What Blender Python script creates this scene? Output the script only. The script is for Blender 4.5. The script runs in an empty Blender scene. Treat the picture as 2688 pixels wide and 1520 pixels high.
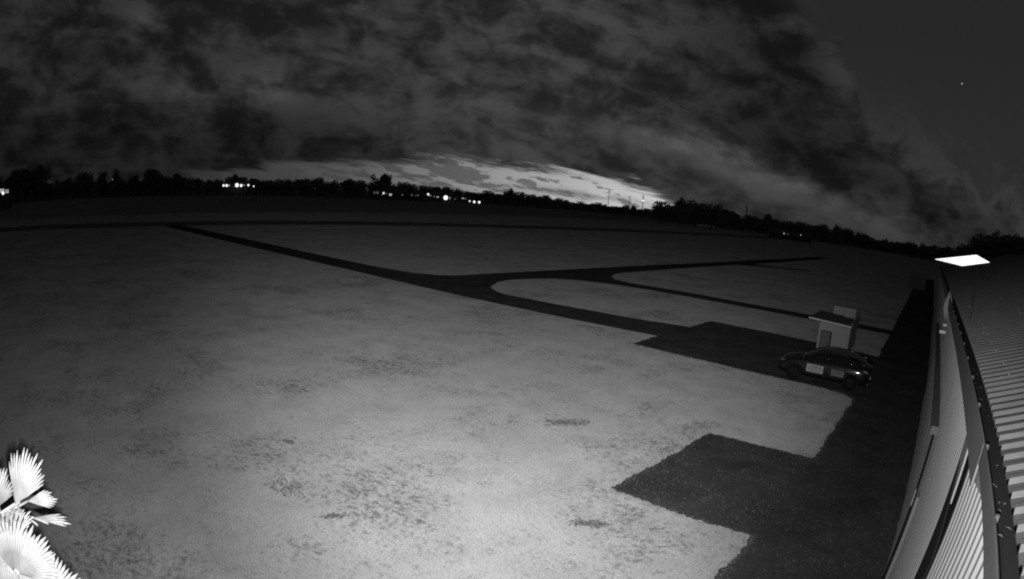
import bpy, bmesh, math, random
import numpy as np
from mathutils import Vector, Matrix, noise
from mathutils.geometry import delaunay_2d_cdt

R = math.radians
sc = bpy.context.scene
C = sc.collection
random.seed(7)

# ------------------------------------------------------------------ camera
# wide-angle lens with barrel distortion: angle(r) = A r + B r^3, r in pixels of a 2688 wide frame
CAM_H = 6.0
LENS_A, LENS_B = 0.03513802, 1.7417e-9          # degrees per pixel, degrees per pixel^3
YAW, PITCH, ROLL = R(40.736), R(8.384), R(4.313)
cam_data = bpy.data.cameras.new('camera')
cam = bpy.data.objects.new('camera', cam_data)
C.objects.link(cam)
sc.camera = cam
cam_data.type = 'PANO'
cam_data.sensor_fit = 'HORIZONTAL'
cam_data.sensor_width = 36.0
cam_data.clip_start = 0.05
cam_data.clip_end = 20000
pano = cam_data if hasattr(cam_data, 'panorama_type') else cam_data.cycles
pano.panorama_type = 'FISHEYE_LENS_POLYNOMIAL'
mm = 2688.0 / 36.0
pano.fisheye_fov = R(200)
pano.fisheye_polynomial_k0 = 0.0
pano.fisheye_polynomial_k1 = -R(LENS_A) * mm
pano.fisheye_polynomial_k2 = 0.0
pano.fisheye_polynomial_k3 = -R(LENS_B) * mm ** 3
pano.fisheye_polynomial_k4 = 0.0

def cam_to_world(v):
    x, y, z = v                                   # right, up, forward
    c, s = math.cos(ROLL), math.sin(ROLL)
    x, y = c * x - s * y, s * x + c * y
    c, s = math.cos(PITCH), math.sin(PITCH)
    fy, fz = z * c + y * s, y * c - z * s
    c, s = math.cos(YAW), math.sin(YAW)
    return Vector((x * c - fy * s, x * s + fy * c, fz))
right, up, fwd = cam_to_world((1, 0, 0)), cam_to_world((0, 1, 0)), cam_to_world((0, 0, 1))
M4 = Matrix((right, up, -fwd)).transposed().to_4x4()
M4.translation = (0, 0, CAM_H)
cam.matrix_world = M4

# ------------------------------------------------------------------ exposure
sc.view_settings.view_transform = 'Standard'
sc.view_settings.look = 'None'
sc.view_settings.exposure = 0.0
sc.view_settings.gamma = 1.0
sc.cycles.max_bounces = 6
sc.cycles.use_denoising = False
sc.cycles.filter_width = 2.0                     # the cheap lens is a little soft
sc.cycles.sample_clamp_indirect = 0.4

# ------------------------------------------------------------------ sky
world = bpy.data.worlds.new('World')
sc.world = world
world.use_nodes = True
wt = world.node_tree
wt.nodes.clear()

class NT:
    """tiny expression helper over a node tree"""
    def __init__(s, t): s.t = t; s.n = t.nodes; s.l = t.links
    def put(s, sock, v):
        if isinstance(v, bpy.types.NodeSocket): s.l.new(v, sock)
        else: sock.default_value = v
    def m(s, op, a, b=0.0, c=0.0, clamp=False):
        n = s.n.new('ShaderNodeMath'); n.operation = op; n.use_clamp = clamp
        s.put(n.inputs[0], a); s.put(n.inputs[1], b); s.put(n.inputs[2], c)
        return n.outputs[0]
    def add(s, a, b): return s.m('ADD', a, b)
    def sub(s, a, b): return s.m('SUBTRACT', a, b)
    def mul(s, a, b): return s.m('MULTIPLY', a, b)
    def div(s, a, b): return s.m('DIVIDE', a, b)
    def xyz(s, a, b, c):
        n = s.n.new('ShaderNodeCombineXYZ')
        for i, v in enumerate((a, b, c)): s.put(n.inputs[i], v)
        return n.outputs[0]
    def sep(s, v):
        n = s.n.new('ShaderNodeSeparateXYZ'); s.l.new(v, n.inputs[0]); return n.outputs
    def noise(s, vec, scale=1.0, detail=4.0, rough=0.55, dist=0.0, out=0):
        n = s.n.new('ShaderNodeTexNoise'); n.noise_dimensions = '3D'
        s.l.new(vec, n.inputs['Vector'])
        n.inputs['Scale'].default_value = scale; n.inputs['Detail'].default_value = detail
        n.inputs['Roughness'].default_value = rough; n.inputs['Distortion'].default_value = dist
        return n.outputs[out]
    def step(s, x, a, b, lo=0.0, hi=1.0):
        n = s.n.new('ShaderNodeMapRange'); n.interpolation_type = 'SMOOTHSTEP'
        s.put(n.inputs[0], x); s.put(n.inputs[1], a); s.put(n.inputs[2], b)
        s.put(n.inputs[3], lo); s.put(n.inputs[4], hi)
        return n.outputs[0]
    def gauss(s, x, c, w):
        d = s.div(s.sub(x, c), w)
        return s.m('EXPONENT', s.mul(s.mul(d, d), -1.0))
    def mix(s, f, a, b):
        return s.add(a, s.mul(f, s.sub(b, a)))
    def curve(s, x, pts, x0, x1):
        """piecewise linear function of x (values may be anything)"""
        n = s.n.new('ShaderNodeValToRGB')
        lo = min(p[1] for p in pts); hi = max(p[1] for p in pts)
        el = n.color_ramp.elements
        while len(el) > 1: el.remove(el[-1])
        for i, (px, pv) in enumerate(pts):
            e = el[0] if i == 0 else el.new((px - x0) / (x1 - x0))
            e.position = (px - x0) / (x1 - x0)
            g = (pv - lo) / (hi - lo + 1e-9)
            e.color = (g, g, g, 1)
        s.put(n.inputs[0], s.div(s.sub(x, x0), x1 - x0))
        return s.add(s.mul(n.outputs[0], hi - lo), lo)

w = NT(wt)
tc = wt.nodes.new('ShaderNodeTexCoord')
nv = wt.nodes.new('ShaderNodeVectorMath'); nv.operation = 'NORMALIZE'
wt.links.new(tc.outputs['Generated'], nv.inputs[0])
X, Y, Z = w.sep(nv.outputs[0])
az = w.mul(w.m('ARCTAN2', X, Y), 57.29578)
el = w.mul(w.m('ARCSINE', Z), 57.29578)
zc = w.add(w.m('MAXIMUM', Z, 0.0), 0.13)
qx, qy = w.div(X, zc), w.div(Y, zc)
# cloud deck in plan: long bands running away along +Y
wv = w.noise(w.xyz(qx, qy, 5.5), 0.9, 3, 0.5)
wx = w.add(qx, w.mul(w.sub(wv, 0.5), 1.1))
deckv = w.xyz(wx, w.mul(qy, 0.42), 1.7)
d1 = w.noise(deckv, 0.9, 8, 0.58, 0.35)
d2 = w.noise(w.xyz(wx, w.mul(qy, 0.9), 4.2), 1.5, 7, 0.58, 0.3)
d3 = w.noise(w.xyz(qx, w.mul(qy, 0.55), 9.0), 3.6, 7, 0.62, 0.3)
bil = w.noise(w.xyz(w.mul(az, 0.14), w.mul(w.add(el, w.mul(az, 0.10)), 0.25), 2.0), 1.0, 8, 0.6, 0.45)      # heaped clouds
bil2 = w.noise(w.xyz(w.mul(az, 0.30), w.mul(w.add(el, w.mul(az, 0.06)), 0.42), 6.0), 1.0, 7, 0.58, 0.6)
dm = w.add(w.add(w.mul(d1, 0.17), w.mul(d2, 0.13)), w.add(w.mul(bil2, 0.26), w.mul(bil, 0.44)))
deck = w.step(dm, 0.42, 0.58, 0.0125, 0.045)
# thinner places high on the left let more light through
pale = w.add(w.add(w.mul(w.gauss(az, -65.5, 3.6), w.gauss(el, 9.4, 1.7)), w.mul(w.gauss(az, -73.0, 5.0), w.gauss(el, 8.7, 1.2))), w.mul(w.gauss(az, -79.5, 2.6), w.gauss(el, 14.0, 3.4)))
deck = w.add(deck, w.mul(w.mul(pale, w.step(bil, 0.34, 0.62)), 0.030))
# towards the sunset the underside is lighter, far to the left and high up darker
side = w.add(w.mul(w.gauss(az, -40.0, 27.0), 0.62), 0.62)
deck = w.mul(deck, side)
deck = w.mul(deck, w.sub(1.0, w.mul(w.mul(w.step(az, -46.0, -62.0), w.step(el, 9.0, 5.0)), 0.45)))
# thin place in the deck: a pale band slanting down to the right
wob = w.mul(w.sub(bil, 0.5), 9.0)
bandc = w.add(w.curve(az, [(-60, 9.0), (-45, 8.5), (-34, 7.6), (-25, 6.2), (-18, 4.0), (-8, 1.6), (10, -1.0)], -60, 10), w.mul(wob, 0.45))
band = w.mul(w.gauss(el, bandc, 1.35), w.curve(az, [(-60, 0.0), (-46, 0.12), (-34, 0.3), (-27, 0.9), (-18, 1.0), (-9, 0.55), (0, 0.15), (12, 0.0)], -60, 12))
deck = w.add(deck, w.mul(band, 0.05))
# dark shelf above the band, then clear dim evening sky on the right
edge = w.curve(az, [(-30, 40.0), (-17, 24.0), (-10.5, 15.5), (-6.7, 9.8), (-0.5, 6.2), (6, 4.0), (12, 3.0)], -30, 12)
edn = w.noise(w.xyz(w.mul(az, 0.22), w.mul(el, 0.22), 8.0), 1.0, 8, 0.62, 0.5)
clear = w.step(w.add(w.sub(el, edge), w.mul(w.sub(edn, 0.5), 22.0)), -2.2, 3.2)
shelf = w.mul(w.step(w.sub(edge, el), 0.0, 4.0), w.step(w.sub(el, bandc), 1.0, 3.5))
shelf = w.mul(shelf, w.step(az, -34.0, -20.0))
deck = w.mul(deck, w.mix(shelf, 1.0, 0.62))
edd = w.add(w.sub(el, edge), w.mul(w.sub(edn, 0.5), 22.0))
deck = w.mix(clear, deck, w.add(w.add(0.019, w.mul(w.step(el, 25.0, 4.0), 0.006)), w.mul(w.mul(w.gauss(edd, 1.2, 2.0), w.step(el, 16.0, 5.0)), 0.016)))
# the open strip of afterglow under the deck
sv = w.xyz(w.mul(az, 0.16), w.mul(el, 0.8), 0.0)
sn = w.noise(w.xyz(w.mul(az, 0.13), w.mul(w.add(el, w.mul(az, 0.10)), 1.1), 3.0), 1.0, 8, 0.62, 0.35)
top = w.curve(az, [(-78, 0.4), (-70, 1.5), (-64, 2.2), (-58, 2.5), (-54, 2.8), (-51, 3.3), (-46, 3.5), (-40, 3.25), (-36, 2.95), (-33, 2.65), (-30, 2.35), (-28, 1.9), (-26.5, 1.4), (-25, 0.4), (-22, -2.0), (-10, -4.0)], -78, -10)
gap = w.step(w.add(w.sub(top, el), w.mul(w.sub(sn, 0.5), 4.2)), -0.35, 0.75)
puff = w.noise(w.xyz(w.mul(az, 0.34), w.mul(w.add(el, w.mul(az, 0.13)), 1.7), 7.3), 1.0, 6, 0.62, 0.25)
puffs = w.step(w.add(puff, w.add(w.mul(w.gauss(az, -47.5, 5.0), 0.125), w.mul(w.gauss(az, -59.0, 5.0), 0.09))), 0.555, 0.615)
lowc = w.mul(w.gauss(el, w.add(w.mul(w.add(az, 36.0), -0.03), 0.9), 0.45), w.mul(w.gauss(az, -36.0, 8.0), w.step(puff, 0.40, 0.52)))
# dusk light of the clear sky itself
sky = wt.nodes.new('ShaderNodeTexSky')
sky.sky_type = 'NISHITA'; sky.sun_disc = False
sky.sun_elevation = R(-1.5); sky.sun_rotation = R(-31.0)
bw = wt.nodes.new('ShaderNodeRGBToBW'); wt.links.new(sky.outputs[0], bw.inputs[0])
glow = w.curve(az, [(-90, 0.02), (-70, 0.03), (-62, 0.055), (-55, 0.10), (-50, 0.18), (-45, 0.26), (-38, 0.40), (-30, 0.56), (-24, 0.55), (-10, 0.15), (20, 0.03)], -90, 20)
glow = w.add(w.mul(glow, w.step(el, -2.0, 9.0, 1.08, 0.55)), w.mul(bw.outputs[0], 0.02))
inside = w.mix(w.mul(puffs, 0.8), glow, w.add(0.045, w.mul(glow, 0.12)))
inside = w.mix(w.mul(lowc, 0.6), inside, 0.10)
lum = w.mul(w.mix(gap, deck, inside), w.step(el, -3.0, -0.5, 0.03, 1.0))
bg = wt.nodes.new('ShaderNodeBackground')
cr = wt.nodes.new('ShaderNodeCombineColor')
for i in range(3): wt.links.new(lum, cr.inputs[i])
wt.links.new(cr.outputs[0], bg.inputs[0])
bg.inputs[1].default_value = 1.0
wo = wt.nodes.new('ShaderNodeOutputWorld')
wt.links.new(bg.outputs[0], wo.inputs[0])
world.cycles.sampling_method = 'MANUAL'
world.cycles.sample_map_resolution = 512

# last light of the sun, almost gone
sun_d = bpy.data.lights.new('sun', 'SUN'); sun_d.energy = 0.004; sun_d.angle = R(12)
sun = bpy.data.objects.new('sun', sun_d); C.objects.link(sun)
sun.rotation_euler = Vector((math.sin(R(-31)), math.cos(R(-31)), 0.06)).to_track_quat('Z', 'Y').to_euler()

# the infrared lamp of the security camera, just under its lens, wide soft beam
for ir_name, ir_w, ir_cone in (('infrared_lamp', 21000.0, 94), ('infrared_lamp_wide', 8000.0, 162)):
    ir_d = bpy.data.lights.new(ir_name, 'SPOT')
    ir_d.energy = ir_w; ir_d.spot_size = R(ir_cone); ir_d.spot_blend = 1.0; ir_d.shadow_soft_size = 0.02
    ir = bpy.data.objects.new(ir_name, ir_d); C.objects.link(ir)
    ir.location = Vector((0, 0, CAM_H)) + fwd * 0.02 - up * 0.10
    ir.scale = (0.76, 1.0, 1.0) if ir_cone < 120 else (1, 1, 1)
    ir.rotation_euler = (-(fwd * 1.0 + up * 0.09 + right * 0.01)).to_track_quat('Z', 'Y').to_euler()

# ------------------------------------------------------------------ materials
MATS = {}
def mat(name, base=0.2, rough=0.7, metal=0.0, var=0.15, vscale=8.0, bump=0.0, bscale=60.0, emit=0.0, coat=0.0, spec=0.4):
    if name in MATS: return MATS[name]
    m = bpy.data.materials.new(name); m.use_nodes = True
    t = NT(m.node_tree); p = t.n['Principled BSDF']
    g = t.n.new('ShaderNodeNewGeometry')
    if var:
        a = t.noise(g.outputs['Position'], vscale, 5, 0.6)
        v = t.mul(t.add(t.mul(t.sub(a, 0.5), 2.0 * var * 1.6), 1.0), base)
        c = t.n.new('ShaderNodeCombineColor')
        for i in range(3): t.l.new(v, c.inputs[i])
        t.l.new(c.outputs[0], p.inputs['Base Color'])
    else:
        p.inputs['Base Color'].default_value = (base, base, base, 1)
    p.inputs['Roughness'].default_value = rough
    p.inputs['Metallic'].default_value = metal
    p.inputs['Specular IOR Level'].default_value = spec
    p.inputs['Coat Weight'].default_value = coat
    p.inputs['Coat Roughness'].default_value = 0.12
    if bump:
        b = t.n.new('ShaderNodeBump'); b.inputs['Strength'].default_value = bump; b.inputs['Distance'].default_value = 0.02
        t.l.new(t.noise(g.outputs['Position'], bscale, 4, 0.6), b.inputs['Height'])
        t.l.new(b.outputs[0], p.inputs['Normal'])
    if emit:
        p.inputs['Emission Color'].default_value = (1, 1, 1, 1)
        p.inputs['Emission Strength'].default_value = emit
        m.cycles.emission_sampling = 'NONE'
    MATS[name] = m
    return m

def ground_mat(name, kind):
    """grass or asphalt; upright blades / coarse grains seen as strongly tilted facets"""
    m = bpy.data.materials.new(name); m.use_nodes = True
    t = NT(m.node_tree); p = t.n['Principled BSDF']
    P = t.n.new('ShaderNodeNewGeometry').outputs['Position']
    px, py, pz = t.sep(P)
    if kind == 'grass':
        big = t.noise(P, 0.10, 5, 0.6, 0.3)
        mid = t.noise(P, 0.8, 7, 0.68, 0.3)
        m2 = t.noise(P, 3.2, 6, 0.72)
        tuft = t.noise(P, 8.0, 6, 0.78)
        fine = t.noise(P, 26.0, 4, 0.78)
        v = t.add(t.mul(t.sub(big, 0.5), 0.5), 1.0)
        v = t.mul(v, t.add(t.mul(t.sub(mid, 0.5), 0.8), 1.0))
        v = t.mul(v, t.add(t.mul(t.sub(fine, 0.5), 1.7), 1.0))
        thin = t.step(t.noise(P, 0.26, 6, 0.7), 0.38, 0.66)            # where clover and moss grow
        lim = t.add(t.mul(m2, 0.35), t.mul(tuft, 0.65))
        speck = t.step(t.add(lim, t.mul(t.sub(thin, 0.5), 0.09)), 0.48, 0.62)
        v = t.mul(v, t.sub(1.08, t.mul(speck, t.add(t.mul(thin, 0.42), 0.26))))
        v = t.mul(v, 0.335)
        tilt = 2.4
    elif kind == 'asphalt':
        a = t.noise(P, 0.6, 5, 0.65, 0.6); f = t.noise(P, 40.0, 3, 0.7); s = t.noise(P, 7.0, 6, 0.75, 0.6)
        v = t.mul(t.add(0.35, t.mul(a, 1.2)), 0.037)
        v = t.mul(v, t.add(t.mul(t.sub(f, 0.5), 1.2), 1.0))
        v = t.add(v, t.mul(t.mul(t.step(s, 0.52, 0.72), t.step(a, 0.40, 0.60)), 0.022))
        fl = t.noise(P, 14.0, 5, 0.75)
        v = t.add(v, t.mul(t.mul(t.step(fl, 0.52, 0.66), t.step(t.noise(P, 1.3, 6, 0.7), 0.36, 0.62)), 0.060))
        tilt = 1.5
    else:                                                              # ploughed field
        a = t.noise(P, 0.08, 5, 0.6)
        v = t.mul(t.add(0.5, a), 0.20 if kind == 'field' else 0.12); tilt = 1.0
    c = t.n.new('ShaderNodeCombineColor')
    for i in range(3): t.l.new(v, c.inputs[i])
    # upright blades and grains face every way round: equal shares of diffuse facets leaning outwards
    t.n.remove(p); acc = None; n_f = 6
    for i in range(n_f):
        d = t.n.new('ShaderNodeBsdfDiffuse'); t.l.new(c.outputs[0], d.inputs['Color'])
        f = 2 * math.pi * (i + .3) / n_f
        nn = t.n.new('ShaderNodeVectorMath'); nn.operation = 'NORMALIZE'
        t.l.new(t.xyz(math.cos(f) * tilt, math.sin(f) * tilt, 1.0), nn.inputs[0]); t.l.new(nn.outputs[0], d.inputs['Normal'])
        if acc is None: acc = d.outputs[0]
        else:
            mx = t.n.new('ShaderNodeMixShader'); mx.inputs[0].default_value = 1.0 / (i + 1)
            t.l.new(acc, mx.inputs[1]); t.l.new(d.outputs[0], mx.inputs[2]); acc = mx.outputs[0]
    t.l.new(acc, t.n['Material Output'].inputs['Surface'])
    m.cycles.use_bump_map_correction = False
    MATS[name] = m
    return m

GRASS = ground_mat('grass', 'grass')
ASPH = ground_mat('asphalt', 'asphalt')
FIELD = ground_mat('ploughed_soil', 'field')
WORN = ground_mat('worn_strip', 'worn')

# ------------------------------------------------------------------ mesh helpers
class MB:
    def __init__(s): s.v = []; s.f = []; s.uv = None
    def quad(s, a, b, c, d):
        i = len(s.v); s.v += [tuple(a), tuple(b), tuple(c), tuple(d)]; s.f.append((i, i + 1, i + 2, i + 3)); return s
    def tri(s, a, b, c):
        i = len(s.v); s.v += [tuple(a), tuple(b), tuple(c)]; s.f.append((i, i + 1, i + 2)); return s
    def box(s, x0, x1, y0, y1, z0, z1):
        return s.hexa([(x0, y0, z0), (x1, y0, z0), (x1, y1, z0), (x0, y1, z0), (x0, y0, z1), (x1, y0, z1), (x1, y1, z1), (x0, y1, z1)])
    def hexa(s, p):
        i = len(s.v); s.v += [tuple(q) for q in p]
        s.f += [tuple(i + k for k in f) for f in ((0, 3, 2, 1), (4, 5, 6, 7), (0, 1, 5, 4), (1, 2, 6, 5), (2, 3, 7, 6), (3, 0, 4, 7))]
        return s
    def tube(s, pts, radii, n=8, cap=True):
        pts = [Vector(p) for p in pts]; base = len(s.v)
        if not hasattr(radii, '__len__'): radii = [radii] * len(pts)
        for k, p in enumerate(pts):
            d = (pts[min(k + 1, len(pts) - 1)] - pts[max(k - 1, 0)]).normalized()
            a = d.orthogonal().normalized() if abs(d.z) > 0.9 else d.cross(Vector((0, 0, 1))).normalized()
            if abs(d.z) > 0.9: a = (Vector((1, 0, 0)) - d * d.x).normalized()
            b = d.cross(a)
            for j in range(n):
                t = 2 * math.pi * j / n
                s.v.append(tuple(p + (a * math.cos(t) + b * math.sin(t)) * radii[k]))
        for k in range(len(pts) - 1):
            for j in range(n):
                q = base + k * n
                s.f.append((q + j, q + (j + 1) % n, q + n + (j + 1) % n, q + n + j))
        if cap:
            s.f.append(tuple(base + j for j in reversed(range(n))))
            s.f.append(tuple(base + (len(pts) - 1) * n + j for j in range(n)))
        return s
    def prism(s, poly, axis_a, axis_b):
        """poly: list of 3D points, extruded by vector axis_b - axis_a"""
        d = Vector(axis_b) - Vector(axis_a); n = len(poly); i = len(s.v)
        s.v += [tuple(p) for p in poly] + [tuple(Vector(p) + d) for p in poly]
        s.f.append(tuple(i + k for k in range(n))); s.f.append(tuple(i + n + k for k in reversed(range(n))))
        for k in range(n): s.f.append((i + k, i + n + k, i + n + (k + 1) % n, i + (k + 1) % n))
        return s
    def mesh(s, name, smooth=False, fixn=True):
        me = bpy.data.meshes.new(name); me.from_pydata(s.v, [], s.f)
        if fixn:
            bm = bmesh.new(); bm.from_mesh(me); bmesh.ops.recalc_face_normals(bm, faces=bm.faces); bm.to_mesh(me); bm.free()
        if smooth:
            for p in me.polygons: p.use_smooth = True
        me.update(); return me
    def build(s, name, m, parent=None, smooth=False, fixn=True):
        return link(name, s.mesh(name, smooth, fixn), m, parent)

def link(name, me, m, parent=None):
    if m is not None and not me.materials: me.materials.append(m)
    o = bpy.data.objects.new(name, me); C.objects.link(o); o.parent = parent
    return o
def tag(o, label, cat, group=None):
    o['label'] = label; o['category'] = cat
    if group: o['group'] = group
    return o
def thing(name, label, cat, loc=(0, 0, 0), rz=0.0, group=None):
    o = bpy.data.objects.new(name, None); C.objects.link(o)
    o.location = loc; o.rotation_euler = (0, 0, rz); o.empty_display_size = 0.2
    return tag(o, label, cat, group)
def copy_tree(o, parent=None):
    c = o.copy(); C.objects.link(c); c.parent = parent
    for ch in o.children: copy_tree(ch, c)
    return c
def bevel(o, wd, seg=2):
    b = o.modifiers.new('bevel', 'BEVEL'); b.width = wd; b.segments = seg; b.limit_method = 'ANGLE'; b.angle_limit = R(35)
    return o
def structure(o): o['kind'] = 'structure'; return o

# ------------------------------------------------------------------ ground and paving
def ragged(poly, step, amp, seed, holes=None):
    out = []; n = len(poly)
    for i in range(n):
        a, b = Vector(poly[i]), Vector(poly[(i + 1) % n]); L = (b - a).length
        k = max(1, min(400, int(L / step))); nrm = Vector((-(b - a).y, (b - a).x)).normalized() if L > 0 else Vector((0, 0))
        for j in range(k):
            p = a + (b - a) * (j / k)
            f = noise.noise((p.x * 1.3 + seed, p.y * 1.3, seed * 0.37)) * 1.2 + noise.noise((p.x * 5 + seed, p.y * 5, 3.0)) * 0.8 + random.uniform(-.35, .35) * (1.7 if step < .22 else 1.0)
            out.append(p + nrm * f * amp * (0.4 if j == 0 else 1))
    return out
def sheet(name, poly, z, m, step=0.25, amp=0.05, seed=0.0):
    pts = ragged(poly, step, amp, seed)
    n = len(pts)
    cv, ce, cf, *_ = delaunay_2d_cdt([Vector((p.x, p.y)) for p in pts], [(i, (i + 1) % n) for i in range(n)], [], 1, 1e-5)
    faces = []
    for f in cf:
        ar = sum(cv[f[i]].x * cv[f[(i + 1) % len(f)]].y - cv[f[(i + 1) % len(f)]].x * cv[f[i]].y for i in range(len(f)))
        faces.append(tuple(f) if ar > 0 else tuple(reversed(f)))
    me = bpy.data.meshes.new(name); me.from_pydata([(v.x, v.y, z) for v in cv], [], faces); me.update()
    return structure(link(name, me, m))

g = MB().quad((-7000, -7000, 0), (7000, -7000, 0), (7000, 7000, 0), (-7000, 7000, 0)).build('ground', GRASS)
structure(g)
sheet('field', [(-134, -320), (-133, 30), (-134, 90), (-140, 150), (-150, 250), (-170, 420), (-260, 640), (-900, 900), (-900, -320)], 0.004, FIELD, 3.0, 0.6, 3.1)
sheet('runway', [(-101, -60), (-96.5, 0), (-91.5, 26), (-87, 57), (-84, 80), (-82, 110), (-81, 168), (-80, 330), (-90, 330), (-91, 168), (-91.5, 110), (-94.5, 84), (-98, 63), (-103, 29), (-108, 5), (-113, -60)], 0.008, WORN, 0.8, 0.15, 1.0)
sheet('main_taxiway', [(-93, 25.3), (-56, 25.5), (-39, 25.7), (-26, 25.7), (-18, 26.1), (-13.0, 26.6), (-12.6, 30.6), (-15.8, 29.8), (-20, 29.2), (-25, 28.8), (-26.4, 29.1), (-27.6, 29.9), (-28.5, 31.0), (-28.6, 31.6), (-32.9, 31.8), (-33.6, 30.6), (-35.1, 29.5), (-38.8, 28.9), (-44, 28.8), (-67, 28.8), (-93, 28.6)], 0.012, ASPH, 0.3, 0.05, 2.0)
sheet('cross_taxiway', [(-28.5, 31.0), (-29.3, 32.4), (-29.8, 34.3), (-29.6, 36.5), (-29.0, 38.4), (-27.9, 39.8), (-27.0, 41.4), (-28.8, 46.4), (-29.2, 49), (-29.2, 65), (-28.9, 80), (-28.3, 98), (-28.4, 150), (-31.0, 150), (-31.6, 86), (-31.9, 70), (-32.3, 59), (-32.7, 42), (-32.9, 36), (-32.95, 31.0)], 0.016, ASPH, 0.3, 0.05, 3.0)
sheet('narrow_taxiway', [(-28.2, 39.6), (-25.3, 41.0), (-22, 41.5), (-14, 41.6), (-8, 41.5), (-2.3, 41.5), (-2.3, 43.7), (-9.3, 43.6), (-20, 43.8), (-25.2, 43.5), (-26.6, 44.0), (-27.8, 45.2), (-28.9, 47.5)], 0.020, ASPH, 0.3, 0.05, 4.0)
sheet('far_track', [(-29.0, 80), (-27.5, 82.5), (-25, 86), (-20, 90.2), (-20.4, 91.4), (-22.6, 90.4), (-26, 88), (-29.0, 86)], 0.024, ASPH, 0.5, 0.08, 5.0)
sheet('parking_pad', [(-13.2, 23.85), (-8.7, 23.7), (-4.0, 23.6), (-2.9, 23.3), (-2.3, 22.6), (-2.3, 32.6), (-6.6, 33.2), (-9.9, 33.4), (-13.3, 33.35), (-13.3, 26.0)], 0.028, ASPH, 0.12, 0.06, 6.0)
sheet('hangar_path', [(-2.45, -8), (-2.45, 23), (-2.55, 46), (-2.9, 100), (-1.6, 128), (0.85, 130), (0.85, -8)], 0.032, ASPH, 0.08, 0.06, 7.0)
sheet('notch_pad', [(-5.95, 10.7), (-4.4, 10.6), (-2.3, 10.65), (-2.3, 15.75), (-4.2, 15.75), (-5.75, 15.65), (-5.85, 13.2)], 0.036, ASPH, 0.07, 0.06, 8.0)

# ------------------------------------------------------------------ hangar with trapezoidal sheet cladding
WX, EAVE_Z, ROOF_X, SLOPE = 0.75, 4.787, 0.86, 0.30
HY0, HY1, RIDGE_X = -2.2, 50.6, 7.2
wall_m = mat('wall_sheet_paint', 0.085, 0.55, 0.0, 0.12, 3.0)
roof_m = mat('roof_sheet_weathered', 0.029, 0.75, 0.0, 0.35, 2.2, 0.15, 40)
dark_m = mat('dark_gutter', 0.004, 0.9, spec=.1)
grey_m = mat('grey_trim', 0.05, 0.6, 0.0, 0.15, 2.0)
white_m = mat('white_paint', 0.75, 0.5, 0.0, 0.06)
door_m = mat('door_sheet_paint', 0.08, 0.6, 0.0, 0.2, 2.0)
mid_m = mat('wall_sheet_grey', 0.10, 0.55, 0.0, 0.12, 1.5)
hang = thing('hangar', 'long hangar with ribbed sheet wall and ribbed roof along the right edge', 'hangar', (0, 0, 0))
MB().box(WX + 0.06, 2 * RIDGE_X - WX, HY0 + 0.1, HY1 - 0.1, 0, 4.45).build('core', dark_m, hang)

def trap_profile(pitch, ridge, flank, depth, n):
    pts = []
    for k in range(n):
        y = k * pitch
        pts += [(y, 0.0), (y + pitch - ridge - 2 * flank, 0.0), (y + pitch - ridge - flank, depth), (y + pitch - flank, depth)]
    pts.append((n * pitch, 0.0))
    return pts
WP = 0.178
def wall_mesh(z0, z1):
    b = MB(); pr = trap_profile(WP, 0.062, 0.020, 0.032, 6)
    for (y0, d0), (y1, d1) in zip(pr, pr[1:]):
        b.quad((-d0, y0, z0), (-d1, y1, z0), (-d1, y1, z1), (-d0, y0, z1))
    return b.mesh('cladding_sheet', fixn=False)
SW = WP * 6
me_full = wall_mesh(0.06, 4.74)
GAP0, GAP1 = 4.92, 5.50
y = HY0
gap_done = False; me_far = None
while y < HY1 - SW:
    if y + SW > GAP0 and not gap_done:
        y = GAP1; gap_done = True
    if gap_done and me_far is None:
        me_far = me_full.copy(); me_far.materials.clear(); me_far.materials.append(mid_m)
    o = link('cladding_sheet', me_far if gap_done else me_full, wall_m, hang); o.location = (WX, y, 0)
    y += SW
# sheet that closes the wall up to the dark strip
nfill = GAP0 - (HY0 + SW * int((GAP0 - HY0) / SW))
if nfill > WP:
    k = int(nfill / WP); b = MB(); pr = trap_profile(WP, 0.062, 0.020, 0.032, k); yy = GAP0 - nfill
    for (y0, d0), (y1, d1) in zip(pr, pr[1:]):
        b.quad((WX - d0, yy + y0, 0.06), (WX - d1, yy + y1, 0.06), (WX - d1, yy + y1, 4.74), (WX - d0, yy + y0, 4.74))
    b.build('cladding_sheet', wall_m, hang, fixn=False)
# dark upright strip with a pointed head, and the pale trim beside it
MB().prism([(WX - 0.046, GAP0 - 0.10, 0.05), (WX - 0.046, GAP1 + 0.06, 0.05), (WX - 0.046, GAP1 + 0.06, 3.95), (WX - 0.046, GAP1 - 0.02, 4.22), (WX - 0.046, GAP0 - 0.10, 3.55)], (0, 0, 0), (0.016, 0, 0)).build('dark_upright_strip', dark_m, hang)
MB().prism([(WX - 0.032, GAP1 - 0.30, 4.74), (WX - 0.032, GAP1 + 0.10, 4.74), (WX - 0.032, GAP1 + 0.10, 4.18), (WX - 0.032, GAP1 - 0.30, 3.90)], (0, 0, 0), (0.02, 0, 0)).build('joint_cover', mid_m, hang)
MB().prism([(WX - 0.040, 3.1, 4.735), (WX - 0.040, 4.75, 4.735), (WX - 0.040, 4.75, 4.45), (WX - 0.040, 4.2, 4.52)], (0, 0, 0), (0.006, 0, 0)).build('corner_trim', mid_m, hang)
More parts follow.
